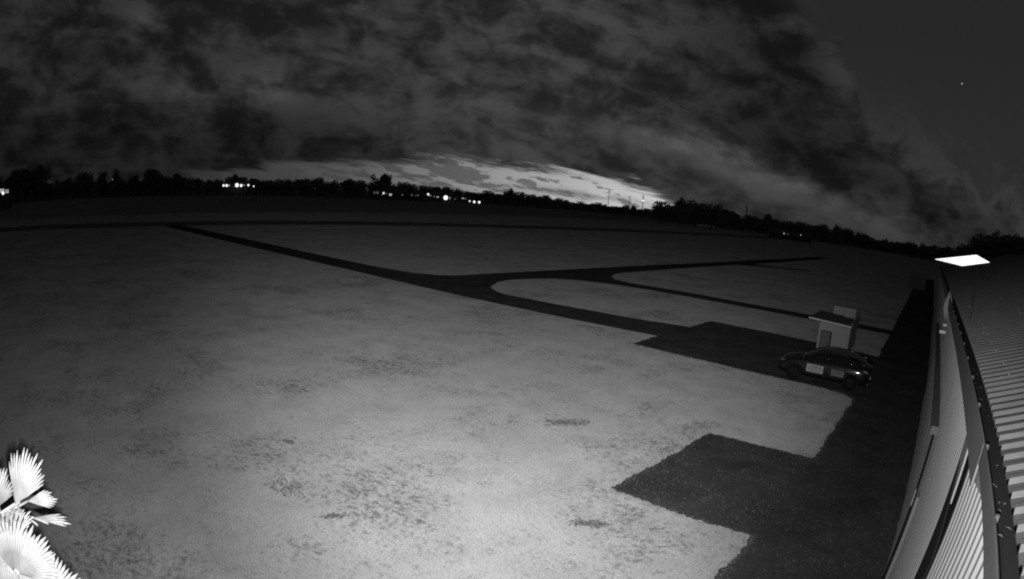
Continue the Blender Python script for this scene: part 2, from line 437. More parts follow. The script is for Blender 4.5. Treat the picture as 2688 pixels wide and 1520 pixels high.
# sliding door leaves further along, darker sheet
for i in range(6):
    y0 = 10.42 + i * 2.35
    b = MB()
    pr = trap_profile(WP, 0.062, 0.022, 0.03, 13)
    for (a0, d0), (a1, d1) in zip(pr, pr[1:]):
        b.quad((WX - 0.09 - d0, y0 + a0, 0.08), (WX - 0.09 - d1, y0 + a1, 0.08), (WX - 0.09 - d1, y0 + a1, 3.05), (WX - 0.09 - d0, y0 + a0, 3.05))
    d = b.build('sliding_door', door_m, hang, fixn=False)
    MB().box(WX - 0.135, WX - 0.06, y0 - 0.012, y0 + 0.05, 0.06, 3.07).build('door_frame', grey_m, d)
MB().box(WX - 0.20, WX - 0.05, 10.1, 24.9, 3.06, 3.20).build('door_track', grey_m, hang)
MB().box(WX - 0.10, WX - 0.04, 9.75, 10.0, 0.0, 2.05).build('door_post', mid_m, hang)
MB().box(WX - 0.13, WX - 0.10, 10.02, 10.40, 0.03, 3.05).build('door_gap_strip', dark_m, hang)  # dark strip drawn in place of the shaded gap beside the door
MB().box(WX - 0.14, WX - 0.132, 10.05, 10.16, 1.75, 2.05).build('lock_plate', mat('lock_zinc', .4, .5), hang)
# plinth
MB().box(WX - 0.02, WX + 0.055, HY0, HY1, 0.0, 0.058).build('plinth', grey_m, hang)
# roof sheets: ribs run up the slope
RP = 0.2215
def roof_mesh():
    b = MB(); pr = trap_profile(RP, 0.055, 0.022, 0.034, 5); xe = RIDGE_X - ROOF_X
    for (y0, d0), (y1, d1) in zip(pr, pr[1:]):
        b.quad((0, y0, d0), (xe, y0, xe * SLOPE + d0), (xe, y1, xe * SLOPE + d1), (0, y1, d1))
        b.quad((0, y0, d0 - 0.012), (0, y0, d0), (0, y1, d1), (0, y1, d1 - 0.012))
    return b.mesh('roof_sheet', fixn=False)
rme = roof_mesh(); y = HY0
while y < HY1:
    o = link('roof_sheet', rme, roof_m, hang); o.location = (ROOF_X, y, EAVE_Z); y += RP * 5
rz = EAVE_Z + (RIDGE_X - ROOF_X) * SLOPE
MB().hexa([(RIDGE_X, HY0, rz - .03), (2 * RIDGE_X - ROOF_X, HY0, EAVE_Z - .03), (2 * RIDGE_X - ROOF_X, HY1, EAVE_Z - .03), (RIDGE_X, HY1, rz - .03), (RIDGE_X, HY0, rz + .03), (2 * RIDGE_X - ROOF_X, HY0, EAVE_Z + .03), (2 * RIDGE_X - ROOF_X, HY1, EAVE_Z + .03), (RIDGE_X, HY1, rz + .03)]).build('far_roof_slope', roof_m, hang)
MB().prism([(RIDGE_X - .25, HY0, rz - .02), (RIDGE_X, HY0, rz + .09), (RIDGE_X + .25, HY0, rz - .02)], (0, 0, 0), (0, HY1 - HY0, 0)).build('ridge_cap', roof_m, hang)
for yy in (HY0 + .12, HY1 - .16):
    MB().prism([(WX + .07, yy, 4.4), (2 * RIDGE_X - WX - .07, yy, 4.4), (2 * RIDGE_X - ROOF_X - .1, yy, EAVE_Z - .06), (RIDGE_X, yy, rz - .08), (ROOF_X + .1, yy, EAVE_Z - .06)], (0, 0, 0), (0, .04, 0)).build('gable_wall', wall_m, hang)
# small screws in rows
b = MB()
k = 0; yy = HY0
while yy < 16:
    for xr in (0.30, 1.25):
        if random.random() < .22:
            x0 = ROOF_X + xr + random.uniform(-.03, .03); z0 = EAVE_Z + (x0 - ROOF_X) * SLOPE + .036; yc = yy + RP - .05
            b.box(x0 - .007, x0 + .007, yc - .007, yc + .007, z0 - .004, z0 + .006)
    yy += RP
b.build('roof_screws', mat('zinc', 0.10, 0.6), hang)['kind'] = 'stuff'
# gutter: open trough
LIPX, LIPZ = 0.695, 4.845
gut = thing('gutter', 'dark rain gutter running along the eave of the ribbed roof', 'gutter')
prof = [(LIPX, LIPZ), (LIPX + .012, LIPZ - .115), (LIPX + .05, LIPZ - .155), (LIPX + .125, LIPZ - .155), (ROOF_X + .02, LIPZ - .10)]
b = MB()
for (x0, z0), (x1, z1) in zip(prof, prof[1:]):
    b.quad((x0, HY0, z0), (x1, HY0, z1), (x1, HY1, z1), (x0, HY1, z0))
b.build('trough', dark_m, gut)
yy = HY0 + .4
while yy < 26:
    o = MB().box(LIPX - .004, LIPX + .02, yy, yy + .022, LIPZ - .10, LIPZ + .012).build('gutter_bracket', mat('dull_zinc', .015, .8), gut)
    yy += 1.15
# grey fascia outside the gutter, from the joint onwards; nearer part is a darker lip
MB().box(LIPX - 0.022, LIPX - 0.006, 4.0, HY1, 4.53, LIPZ - 0.004).build('fascia_board', grey_m, hang)
MB().box(LIPX - 0.024, LIPX - 0.008, HY0, 3.97, 4.715, LIPZ + 0.004).build('gutter_face', mat('gutter_face_dark', .022, .6), gut)
# leaves caught in the gutter
b = MB()
for i in range(40):
    yy = random.uniform(HY0 + 1, 9); xx = random.uniform(LIPX + .03, ROOF_X - .02); zz = LIPZ - .11 + random.uniform(0, .05)
    a = random.uniform(0, 6.28); l = random.uniform(.012, .03); ca, sa = math.cos(a) * l, math.sin(a) * l
    b.quad((xx - ca, yy - sa, zz), (xx + sa * .5, yy - ca * .5, zz + .006), (xx + ca, yy + sa, zz + .004), (xx - sa * .5, yy + ca * .5, zz + .008))
o = tag(b.build('leaf_litter', mat('dead_leaf', .02, .9)), 'dead leaves lying in the gutter of the hangar', 'leaves'); o['kind'] = 'stuff'

# white panel antenna clamped to the wall head
ant = thing('panel_antenna', 'white curved panel antenna clamped to the hangar wall under the eave', 'antenna', (0.62, 17.0, 4.0))
b = MB(); N = 10
for k in range(N):
    def ring(t):
        wd = 0.27 * min(1, (t * 2.6) ** .7, ((1 - t) * 2.2) ** .9) + 0.015; zz = 0.18 + t * 0.85; bulge = 0.09 * math.sin(math.pi * t)
        return [(-wd * .5 + .06, .0, zz), (.06, -.06 - bulge * .4, zz), (wd * .5 + .06, 0, zz), (.06, .03 - bulge * .4, zz)]
    r0, r1 = ring(k / N), ring((k + 1) / N)
    for j in range(4): b.quad(r0[j], r0[(j + 1) % 4], r1[(j + 1) % 4], r1[j])
b.build('shell', mat('antenna_shell', .16, .5), ant, smooth=True)
bevel(MB().box(-.02, .26, -.10, .02, 0.06, 0.13).build('clamp', mat('clamp_zinc', .3, .5), ant), .01)
bevel(MB().box(-.10, .24, -.12, .02, -.14, -.05).build('clamp', mat('clamp_zinc', .3, .5), ant), .01)
MB().tube([(0.09, .06, -.35), (0.09, .06, .9)], .02).build('mast', grey_m, ant)

# bright flat floodlight above the eave
def dirp(a, e, d):
    return Vector((math.sin(R(a)) * math.cos(R(e)) * d, math.cos(R(a)) * math.cos(R(e)) * d, CAM_H + math.sin(R(e)) * d))
fl = thing('floodlight', 'lit flat white floodlight panel held above the hangar eave', 'floodlight', (0.95, 12.0, 4.82))
cs = [dirp(.27, -.74, 12.6), dirp(4.74, .31, 12.4), dirp(6.26, -.11, 11.7), dirp(3.25, -.88, 11.6)]
off = Vector(fl.location)
nrm = (cs[1] - cs[0]).cross(cs[3] - cs[0]).normalized()
if nrm.dot(Vector((0, 0, CAM_H)) - cs[0]) < 0: nrm = -nrm
cl = [c - off for c in cs]
MB().hexa([c - nrm * .006 for c in cl] + [c for c in cl]).build('lens', mat('lit_lens', .8, .4, emit=1.15, var=0), fl)
ctr = sum(cl, Vector()) / 4
MB().hexa([ctr + (c - ctr) * .93 - nrm * .05 for c in cl] + [ctr + (c - ctr) * 1.0 - nrm * .008 for c in cl]).build('housing', mat('black_housing', .01, .6), fl)
bpt = cl[3].lerp(cl[2], .55) - nrm * .03
MB().tube([(bpt.x, bpt.y, EAVE_Z + SLOPE * (bpt.x + off.x - ROOF_X) - off.z), tuple(bpt)], .008).build('bracket', mat('black_bracket', .01, .9, spec=0.0), fl)

# ------------------------------------------------------------------ low pump house behind the car
hw = mat('hut_render', .165, .8, 0, .1, 3.0)
hut = thing('pump_house', 'small light grey flat-roofed pump house behind the parked car', 'hut', (-5.17, 31.55, 0.028))
bx = lambda name, m, p, *a: MB().box(*a).build(name, m, p)
hx0, hx1, hd = -0.91, 0.92, 3.0
b = MB()
b.box(hx0, hx0 + .14, 0, .12, 0, 1.0); b.box(hx0 + .80, hx1, 0, .12, 0, 1.0); b.box(hx0, hx1, 0, .12, 1.0, 1.40)
b.box(hx0, hx0 + .12, .12, hd - .12, 0, 1.40); b.box(hx1 - .12, hx1, .12, hd - .12, 0, 1.40); b.box(hx0, hx1, hd - .12, hd, 0, 1.40)
b.build('wall', hw, hut)
dr = bx('door', mat('hut_door', .05, .6), hut, hx0 + .17, hx0 + .66, .05, .09, .02, .93)
bx('door_handle', mat('zinc2', .3, .3, .7), dr, hx0 + .60, hx0 + .64, .02, .05, .48, .52)
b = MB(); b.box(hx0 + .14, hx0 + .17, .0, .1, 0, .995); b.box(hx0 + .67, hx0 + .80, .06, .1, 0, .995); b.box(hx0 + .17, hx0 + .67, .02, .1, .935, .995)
b.build('door_frame', mat('frame_and_gap_shade', .012, .7), hut)  # frame black also draws the shade round the door standing ajar
rl, rr_ = -1.55, 1.0
b = MB().hexa([(rl, -.18, 1.50), (rr_, -.18, 1.402), (rr_, hd + .1, 1.402), (rl, hd + .1, 1.50), (rl, -.18, 1.57), (rr_, -.18, 1.47), (rr_, hd + .1, 1.47), (rl, hd + .1, 1.57)])
rf = b.build('roof', mat('roof_felt', .045, .9), hut)
MB().hexa([(rl, -.205, 1.50), (rr_, -.205, 1.40), (rr_, -.183, 1.40), (rl, -.183, 1.50), (rl, -.205, 1.585), (rr_, -.205, 1.485), (rr_, -.183, 1.485), (rl, -.183, 1.585)]).build('fascia', mat('fascia_white', .26, .5), rf)
for k in range(2):
    bevel(MB().box(-.72 + k * .72, -.72 + k * .72 + .70, hd - .10, hd - .04, 1.56 - k * .06, 2.03).build('parapet_panel', mat('parapet', .15, .7, 0, .1), hut), .008)
MB().hexa([(hx1 - .02, .35, 1.475), (hx1 + .05, .35, 1.475), (hx1 + .05, hd, 1.475), (hx1 - .02, hd, 1.475), (hx1 - .02, .35, 1.55), (hx1 + .05, .35, 1.55), (hx1 + .05, hd, 1.98), (hx1 - .02, hd, 1.98)]).build('side_parapet', mat('parapet', .15, .7), hut)

# ------------------------------------------------------------------ parked hatchback
def build_car():
    paint = mat('dark_car_paint', .004, .45, 0.0, 0.0, coat=.9, spec=.12)
    glass = mat('car_glass', .006, .05, 0, 0, spec=.5)
    rubber = mat('tyre_rubber', .004, .9, spec=.1)
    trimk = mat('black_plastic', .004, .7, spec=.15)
    car = thing('parked_car', 'dark hatchback with white door signs parked at the edge of the asphalt pad', 'car', (-4.15, 24.75, 0.028), math.pi)
    HWD = 0.88
    # lower body loft: stations along x (front positive)
    st = [  # x, half width, z low, z belt, crown
        (2.10, .50, .34, .56, .02), (2.06, .66, .27, .68, .03), (1.96, .77, .22, .76, .04), (1.75, .84, .20, .83, .05),
        (1.40, .875, .19, .90, .06), (1.05, .88, .19, .955, .06), (.6, .885, .19, .97, .04), (0, .89, .19, .985, .02),
        (-.6, .89, .19, 1.0, .02), (-1.2, .885, .19, 1.01, .02), (-1.65, .86, .21, 1.00, .02), (-1.92, .80, .25, .96, .02), (-2.06, .68, .30, .90, .02), (-2.11, .54, .38, .82, .01)]
    rings = []
    for x, hw_, z0, z1, cr_ in st:
        H = z1 - z0
        half = [(.0, z0), (.62 * hw_, z0), (.93 * hw_, z0 + .07 * H), (.985 * hw_, z0 + .25 * H), (1.0 * hw_, z0 + .50 * H), (.995 * hw_, z0 + .68 * H), (.975 * hw_, z0 + .80 * H), (.93 * hw_, z0 + .92 * H), (.86 * hw_, z1 - .01), (.45 * hw_, z1 + cr_ * .8), (0, z1 + cr_)]
        rings.append([(x, yv, zv) for yv, zv in half] + [(x, -yv, zv) for yv, zv in reversed(half[1:-1])])
    b = MB(); n = len(rings[0])
    for r in rings: b.v += r
    for k in range(len(rings) - 1):
        for j in range(n): b.f.append((k * n + j, k * n + (j + 1) % n, (k + 1) * n + (j + 1) % n, (k + 1) * n + j))
    b.f.append(tuple(range(n))); b.f.append(tuple((len(rings) - 1) * n + j for j in reversed(range(n))))
    me = b.mesh('body', smooth=True)
    tmp = bpy.data.objects.new('tmp_body', me); C.objects.link(tmp)
    ss = tmp.modifiers.new('s', 'SUBSURF'); ss.levels = ss.render_levels = 2
    cuts = []
    for wx in (1.28, -1.30):
        c = MB().tube([(wx, -1.2, .32), (wx, 1.2, .32)], .385, 28).mesh('cut'); co = bpy.data.objects.new('cut', c); C.objects.link(co); cuts.append(co)
        c2 = tmp.modifiers.new('b', 'BOOLEAN'); c2.operation = 'DIFFERENCE'; c2.object = co; c2.solver = 'EXACT'
    dg = bpy.context.evaluated_depsgraph_get()
    bme = bpy.data.meshes.new_from_object(tmp.evaluated_get(dg)); bme.name = 'body'
    for co in cuts: bpy.data.objects.remove(co)
    bpy.data.objects.remove(tmp)
    bme.materials.clear()
    for p in bme.polygons: p.use_smooth = True
    body = link('body', bme, paint, car)
    # wheel wells (dark inner arches)
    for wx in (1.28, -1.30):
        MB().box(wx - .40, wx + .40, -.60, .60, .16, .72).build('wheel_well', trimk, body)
    # greenhouse: glass loft, then pillars and roof in paint
    gs = [  # x, belt half width, belt z, roof half width, roof z
        (1.10, .78, .95, .74, .965), (.72, .81, .955, .69, 1.135), (.26, .83, .96, .64, 1.30), (-.25, .84, .97, .635, 1.355), (-.9, .84, .98, .62, 1.345), (-1.38, .82, .98, .60, 1.285), (-1.72, .79, .97, .62, 1.13), (-2.0, .72, .94, .66, .965)]
    b = MB(); rg = []
    for x, bw_, bz, rw, rz_ in gs:
        rg.append([(x, bw_, bz - .03), (x, (bw_ * .6 + rw * .4), bz + (rz_ - bz) * .5), (x, rw, rz_ - .025), (x, rw * .8, rz_), (x, 0, rz_ + .02), (x, -rw * .8, rz_), (x, -rw, rz_ - .025), (x, -(bw_ * .6 + rw * .4), bz + (rz_ - bz) * .5), (x, -bw_, bz - .03)])
    for r in rg: b.v += r
    n = 9
    for k in range(len(rg) - 1):
        for j in range(n - 1): b.f.append((k * n + j, k * n + j + 1, (k + 1) * n + j + 1, (k + 1) * n + j))
    o = b.build('greenhouse', glass, car, smooth=True)
    b = MB()                                           # roof skin
    for k in range(2, 5):
        for j in range(2, 6):
            q = [Vector(rg[k][j]), Vector(rg[k][j + 1]), Vector(rg[k + 1][j + 1]), Vector(rg[k + 1][j])]
            b.quad(*[p + Vector((0, 0, .012)) for p in q])
    b.build('roof', paint, car, smooth=True)
    for s in (1, -1):
        pil = lambda pts, r: MB().tube([(x, s * y_, z) for x, y_, z in pts], r, 6).build('pillar', paint, car, smooth=True)
        pil([(1.12, .80, .95), (.72, .765, 1.115), (.26, .655, 1.285), (-.25, .645, 1.342), (-.9, .63, 1.332), (-1.38, .61, 1.275)], .024)
        pil([(-.12, .85, .95), (-.17, .77, 1.15), (-.22, .65, 1.335)], .022)
        pil([(-1.16, .84, .97), (-1.24, .75, 1.15), (-1.30, .625, 1.285)], .034)
        pil([(-1.38, .61, 1.275), (-1.72, .69, 1.12), (-2.0, .73, .955)], .045)
        # mirror
        o = MB().tube([(.88, s * .86, 1.00), (.86, s * .97, 1.04), (.84, s * 1.05, 1.04)], [.03, .075, .055], 8).build('wing_mirror', paint, car, smooth=True)
        # door handles, sills, seams
        for hx in (.02, -1.02): bevel(MB().box(hx - .09, hx + .09, s * .885 - .012, s * .885 + .014, .80, .825).build('door_handle', paint, car), .006)
        MB().box(-.92, .90, s * .878 - .02, s * .878 + .012, .20, .27).build('sill', trimk, car)
        for sx in (.98, -.12, -1.10):
            MB().box(sx - .004, sx + .004, s * .886 - .01, s * .886 + .006, .30, .93).build('door_seam', trimk, body)
        hl = MB().tube([(2.02, s * .56, .66), (1.93, s * .70, .70), (1.76, s * .815, .75)], [.05, .07, .035], 8).build('headlight', mat('lamp_glass', .05, .12, 0, 0), car, smooth=True)
        MB().tube([(-2.055, s * .66, .80), (-1.97, s * .765, .86), (-1.80, s * .83, .92)], [.05, .065, .03], 8).build('tail_light', mat('tail_lens', .10, .12, 0, 0, spec=.8), car, smooth=True)
        MB().box(-2.10, -2.06, s * .60 - .05, s * .60 + .05, .36, .40).build('reflector', mat('reflector_lens', .15, .2, 0, 0), car)
    # wheels
    for wx in (1.28, -1.30):
        for s in (1, -1):
            wh = bpy.data.objects.new('wheel', None); C.objects.link(wh); wh.parent = car; wh.location = (wx, s * .775, .315)
            b = MB(); pr = [(.20, -.095), (.285, -.10), (.315, -.07), (.317, .07), (.285, .10), (.20, .095)]; NN = 28
            for k in range(NN):
                a0, a1 = 2 * math.pi * k / NN, 2 * math.pi * (k + 1) / NN
                for (r0, y0), (r1, y1) in zip(pr, pr[1:] + pr[:1]):
                    b.quad((r0 * math.cos(a0), y0, r0 * math.sin(a0)), (r1 * math.cos(a0), y1, r1 * math.sin(a0)), (r1 * math.cos(a1), y1, r1 * math.sin(a1)), (r0 * math.cos(a1), y0, r0 * math.sin(a1)))
            b.build('tyre', rubber, wh, smooth=False)
            b = MB()
            for k in range(5):
                a = 2 * math.pi * k / 5; c_, s_ = math.cos(a), math.sin(a)
                P_ = lambda r, t, yy: (r * c_ - t * s_, s * yy, r * s_ + t * c_)
                b.hexa([P_(.03, -.03, .05), P_(.20, -.025, .06), P_(.20, .025, .06), P_(.03, .03, .05), P_(.03, -.03, .085), P_(.20, -.02, .085), P_(.20, .02, .085), P_(.03, .03, .085)])
            b.tube([(0, s * .02, 0), (0, s * .09, 0)], .055, 12)
            b.build('rim', mat('alloy', .004, .5, 0, 0, spec=.1), wh)
    # magnetic signs on the near side doors, dark print on white
    near = 1
    def sign(x0, x1, z0, z1, base, rows, lab):
        m = bpy.data.materials.new('printed_sign'); m.use_nodes = True; t = NT(m.node_tree); p = t.n['Principled BSDF']
        tcn = t.n.new('ShaderNodeTexCoord'); gx, gy, gz = t.sep(tcn.outputs['Generated'])
        v = base
        wv = t.noise(t.xyz(t.mul(gx, 14.0), t.mul(gz, 3.0), 0.0), 1.0, 2, .6)
        ink = 0.0
        for zc_, hh, xa, xb in rows:
            r_ = t.mul(t.step(t.m('ABSOLUTE', t.sub(gz, zc_)), hh, hh * .6), t.mul(t.step(gx, xa, xa + .02), t.step(gx, xb, xb - .02)))
            r_ = t.mul(r_, t.step(wv, .36, .5)); ink = r_ if ink == 0.0 else t.add(ink, r_)
        val = t.mul(t.sub(1.0, t.mul(ink, .6)), base)
        c = t.n.new('ShaderNodeCombineColor')
        for i in range(3): t.l.new(val, c.inputs[i])
        t.l.new(c.outputs[0], p.inputs['Base Color']); p.inputs['Roughness'].default_value = .6
        o = MB().hexa([(x0, .892, z0), (x1, .892, z0), (x1, .886, z1), (x0, .886, z1), (x0, .900, z0), (x1, .900, z0), (x1, .895, z1), (x0, .895, z1)]).build('door_sign', m, car)
        o['label'] = lab
    sign(-.04, .72, .47, .79, .16, [(.72, .14, .12, .9), (.42, .07, .1, .95), (.18, .05, .2, .85)], 'white printed sign on the front door')
    sign(-.98, -.40, .50, .75, .05, [(.70, .08, .1, .9), (.40, .07, .1, .9)], 'fainter printed sign on the rear door')
    MB().box(2.085, 2.115, -.26, .26, .40, .51).build('number_plate', mat('plate', .2, .5), car)
    MB().box(-2.125, -2.10, -.26, .26, .50, .61).build('number_plate', mat('plate', .2, .5), car)
    return car
build_car()

# ------------------------------------------------------------------ fan palm beside the camera
palm_m = mat('palm_leaf', .21, .55, 0, .12, 20.0)
stem_m = mat('palm_stalk', .30, .6, 0, .2)
palm = thing('fan_palm', 'fan palm with overexposed pale leaves in the bottom left corner', 'palm', (-3.75, -0.75, 0))
MB().tube([(0, 0, 0), (.03, 0, 1.2), (0, .03, 2.4), (.02, 0, 3.3), (0, 0, 3.75)], [.15, .12, .11, .11, .08], 12).build('trunk', mat('palm_trunk', .08, .9, 0, .3, 30, .6, 30), palm, smooth=True)
hub0 = Vector((0, 0, 3.7))
def fan_leaf(tip_c, face, updir, rad, spread, nseg=26, fold=.15, droop=.12, seed=0):
    """tip_c: where the stalk meets the blade (palm space); face: direction the blade faces; updir: direction of the middle segment"""
    rnd = random.Random(seed)
    face = Vector(face).normalized(); u = Vector(updir); u = (u - face * u.dot(face)).normalized(); s_ = u.cross(face).normalized()
    b = MB(); c = Vector(tip_c)
    for k in range(nseg):
        a = R(-spread + 2 * spread * (k + .5) / nseg); da = R(spread / nseg)
        ln = rad * (1 - .22 * (abs(a) / R(spread)) ** 2) * rnd.uniform(.88, 1.05)
        def pt(r, ang, lift):
            d = u * math.cos(ang) + s_ * math.sin(ang)
            return c + d * r + face * (lift + fold * r * math.cos(ang) * .3 - droop * (r / rad) ** 3 * rad)
        mid = rnd.uniform(.66, .80)
        for (r0, w0, r1, w1) in ((.02, 1, mid * .5, 1), (mid * .5, 1, mid, 1.0), (mid, 1.0, .90, .80), (.90, .80, 1.0, .12)):
            for side in (-1, 1):
                e0, e1 = a + side * da * w0 * (1 if r0 <= mid else mid / r0), a + side * da * w1 * (1 if r1 <= mid else mid / r1)
                pl = .035 * rad
                b.quad(pt(r0 * ln, a, pl * min(1, r0 * 4)), pt(r0 * ln, e0, -pl * .3), pt(r1 * ln, e1, -pl * .3), pt(r1 * ln, a, pl * (1.1 - r1)))
    return b.build('leaf', palm_m, palm, fixn=False), c
off = Vector(palm.location)
camp = Vector((0, 0, CAM_H))
def pix_dir(px, py):
    dx, dy = px - 1344, py - 760; r = math.hypot(dx, dy); th = R(LENS_A * r + LENS_B * r ** 3)
    return cam_to_world((dx / r * math.sin(th), -dy / r * math.sin(th), math.cos(th)))
def at(px, py, d): return camp + pix_dir(px, py) * d - off
def leaf_at(p0, p1, d0, d1, spread, tilt, nseg=26, seed=0, droop=.12):
    """blade from the stalk end at p0 to the middle tip at p1, facing the camera, turned by tilt about its axis"""
    a, e = at(*p0, d0), at(*p1, d1); ax = e - a
    f = (camp - off - (a + e) / 2).normalized(); f = (f - ax.normalized() * f.dot(ax.normalized())).normalized()
    f = Matrix.Rotation(R(tilt), 3, ax.normalized()) @ f
    o, c = fan_leaf(a, f, ax, ax.length, spread, max(3, int(nseg * .72)), seed=seed, droop=droop)
    MB().tube([hub0, hub0.lerp(c, .5) + Vector((0, 0, .10)), c], [.016, .013, .010], 6).build('stalk', stem_m, o, smooth=True)
leaf_at((40, 1322), (90, 1188), 4.3, 4.25, 36, 28, 24, 1, .05)
leaf_at((52, 1318), (58, 1212), 4.45, 4.45, 34, -35, 20, 12)
leaf_at((-12, 1336), (10, 1228), 4.3, 4.2, 34, -25, 22, 2, .05)
leaf_at((72, 1316), (147, 1305), 4.5, 4.5, 24, 30, 14, 3, .0)
leaf_at((88, 1358), (187, 1366), 4.4, 4.3, 11, 15, 8, 4, .0)
leaf_at((62, 1350), (106, 1382), 4.4, 4.35, 5, 40, 3, 41, .0)
leaf_at((70, 1352), (134, 1374), 4.45, 4.4, 4, 40, 3, 42, .0)
leaf_at((60, 1345), (8, 1366), 4.4, 4.3, 26, 20, 14, 5)
leaf_at((-5, 1310), (-40, 1400), 4.35, 4.3, 40, 20, 18, 51)
leaf_at((36, 1502), (76, 1372), 3.7, 3.6, 66, 10, 36, 6, .04)
leaf_at((50, 1506), (140, 1442), 3.65, 3.6, 44, -15, 24, 61, .04)
leaf_at((-30, 1490), (-20, 1395), 3.8, 3.7, 60, -10, 28, 7)
leaf_at((120, 1578), (205, 1496), 3.7, 3.6, 46, 10, 26, 8, .04)
leaf_at((10, 1570), (30, 1440), 3.9, 3.9, 50, 30, 28, 9)
leaf_at((60, 1590), (128, 1478), 3.75, 3.7, 40, -20, 24, 13)
leaf_at((20, 1420), (66, 1330), 4.1, 4.15, 30, -40, 18, 14)
leaf_at((-60, 1600), (-150, 1500), 3.6, 3.6, 70, 0, 26, 10)
leaf_at((-70, 1360), (-190, 1300), 4.3, 4.4, 65, 0, 26, 11)

# ------------------------------------------------------------------ weeds and litter on the grass
weed_m = mat('dark_weed', .06, .9, 0, .3, 12)
def weed(x, y, rx, ry, rot, n, label, seed):
    rnd = random.Random(seed); b = MB()
    for i in range(int(n * 2.6)):
        r = rnd.random() ** .62 * 1.25; a = rnd.uniform(0, 6.283); r *= .75 + .6 * noise.noise((math.cos(a) * 2.2, math.sin(a) * 2.2, seed))
        lx, ly = r * math.cos(a) * rx, r * math.sin(a) * ry
        c_, s_ = math.cos(rot), math.sin(rot); p = Vector((lx * c_ - ly * s_, lx * s_ + ly * c_, rnd.uniform(.012, .05)))
        t = rnd.uniform(0, 6.283); l = rnd.uniform(.012, .032); d = Vector((math.cos(t), math.sin(t), rnd.uniform(-.2, .3))) * l; e = Vector((-math.sin(t), math.cos(t), rnd.uniform(-.2, .2))) * l * .6
        b.quad(p - d, p + e, p + d, p - e)
    o = b.build('weed_patch', weed_m, None, fixn=False); o.location = (x, y, 0)
    tag(o, label, 'weeds'); o['kind'] = 'stuff'
weed(-9.15, 13.35, .75, .28, .9, 260, 'dark weed patch in the grass beyond the notched asphalt pad', 1)
weed(-5.35, 9.05, .42, .16, .6, 150, 'small dark weed patch in the grass nearest the asphalt path', 2)
weed(-10.1, 5.2, .55, .40, .3, 140, 'round faint weed patch in the near grass left of the middle', 3)
weed(-6.15, 16.1, .8, .35, 1.0, 130, 'weeds straggling from the corner of the notched asphalt pad', 4)
weed(-12.2, 6.4, .22, .12, .4, 50, 'smallest dark weed patch in the left part of the grass', 5)
weed(-8.6, 5.4, .35, .12, 1.2, 70, 'thin dark weed streak low in the middle of the grass', 6)

# grass blades standing in the near lawn and creeping over the asphalt edges
rg_ = np.random.default_rng(11)
NT_ = 150000
gx_ = rg_.uniform(-24, -2.0, NT_); gy_ = rg_.uniform(-3, 26, NT_)
dist_ = np.hypot(gx_, gy_)
keep = (rg_.uniform(0, 1, NT_) < np.clip(1.25 - dist_ / 24, 0, 1)) & (np.abs(np.degrees(np.arctan2(gx_, gy_)) + 45) < 62)
inpad = ((gx_ > -2.42) | ((gx_ > -5.85) & (gy_ > 10.75) & (gy_ < 15.6)) | ((gx_ > -13.2) & (gy_ > 23.7)))
keep &= ~inpad
gx_, gy_ = gx_[keep], gy_[keep]
ex, ey = [], []
for (x0, y0, x1, y1, n) in ((-5.9, 10.68, -2.4, 10.62, 900), (-5.9, 10.7, -5.8, 15.65, 1100), (-5.8, 15.65, -2.4, 15.75, 700), (-2.44, 5.5, -2.44, 10.65, 1500), (-2.44, 15.75, -2.44, 23.2, 1300), (-13.2, 23.8, -2.9, 23.5, 1100)):
    n *= 3; tt = rg_.uniform(0, 1, n); ex.append(x0 + (x1 - x0) * tt + rg_.normal(0, .07, n)); ey.append(y0 + (y1 - y0) * tt + rg_.normal(0, .07, n))
gx_ = np.concatenate([gx_] + ex); gy_ = np.concatenate([gy_] + ey); n = len(gx_)
hh_ = rg_.uniform(.02, .055, n); ww_ = rg_.uniform(.006, .014, n); an_ = rg_.uniform(0, 6.283, n); le_ = rg_.normal(0, .025, (n, 2))
bx_, by_ = np.cos(an_) * ww_, np.sin(an_) * ww_
vv = np.stack([np.stack([gx_ - bx_, gy_ - by_, np.full(n, .0)], 1), np.stack([gx_ + bx_, gy_ + by_, np.full(n, .0)], 1), np.stack([gx_ + le_[:, 0], gy_ + le_[:, 1], hh_], 1)], 1).reshape(-1, 3)
me = bpy.data.meshes.new('grass'); me.from_pydata(vv.tolist(), [], np.arange(n * 3).reshape(-1, 3).tolist())
o = tag(link('grass', me, mat('grass_blade', .15, .9, 0, .35, 4.0, spec=.0)), 'short pale grass blades over the near lawn and asphalt edges', 'grass'); o['kind'] = 'stuff'

# pale fallen leaves on the asphalt
b = MB()
def litter(n, x0, x1, y0, y1):
    for i in range(n):
        x, y = random.uniform(x0, x1), random.uniform(y0, y1)
        if noise.noise((x * .9, y * .9, 2.0)) < random.uniform(-.35, .45): continue
        l = random.uniform(.008, .024); t = random.uniform(0, 6.283); z = .040
        dx, dy = math.cos(t) * l, math.sin(t) * l
        b.quad((x - dx, y - dy, z), (x + dy * .6, y - dx * .6, z + random.uniform(.004, .02)), (x + dx, y + dy, z + random.uniform(0, .02)), (x - dy * .6, y + dx * .6, z + .008))
litter(1500, -5.8, -2.4, 10.8, 15.6); litter(900, -2.4, .6, 6, 20)
o = tag(b.build('fallen_leaves', mat('pale_leaf', .07, .9), None, fixn=False), 'pale fallen leaves scattered on the asphalt beside the hangar', 'leaves'); o['kind'] = 'stuff'

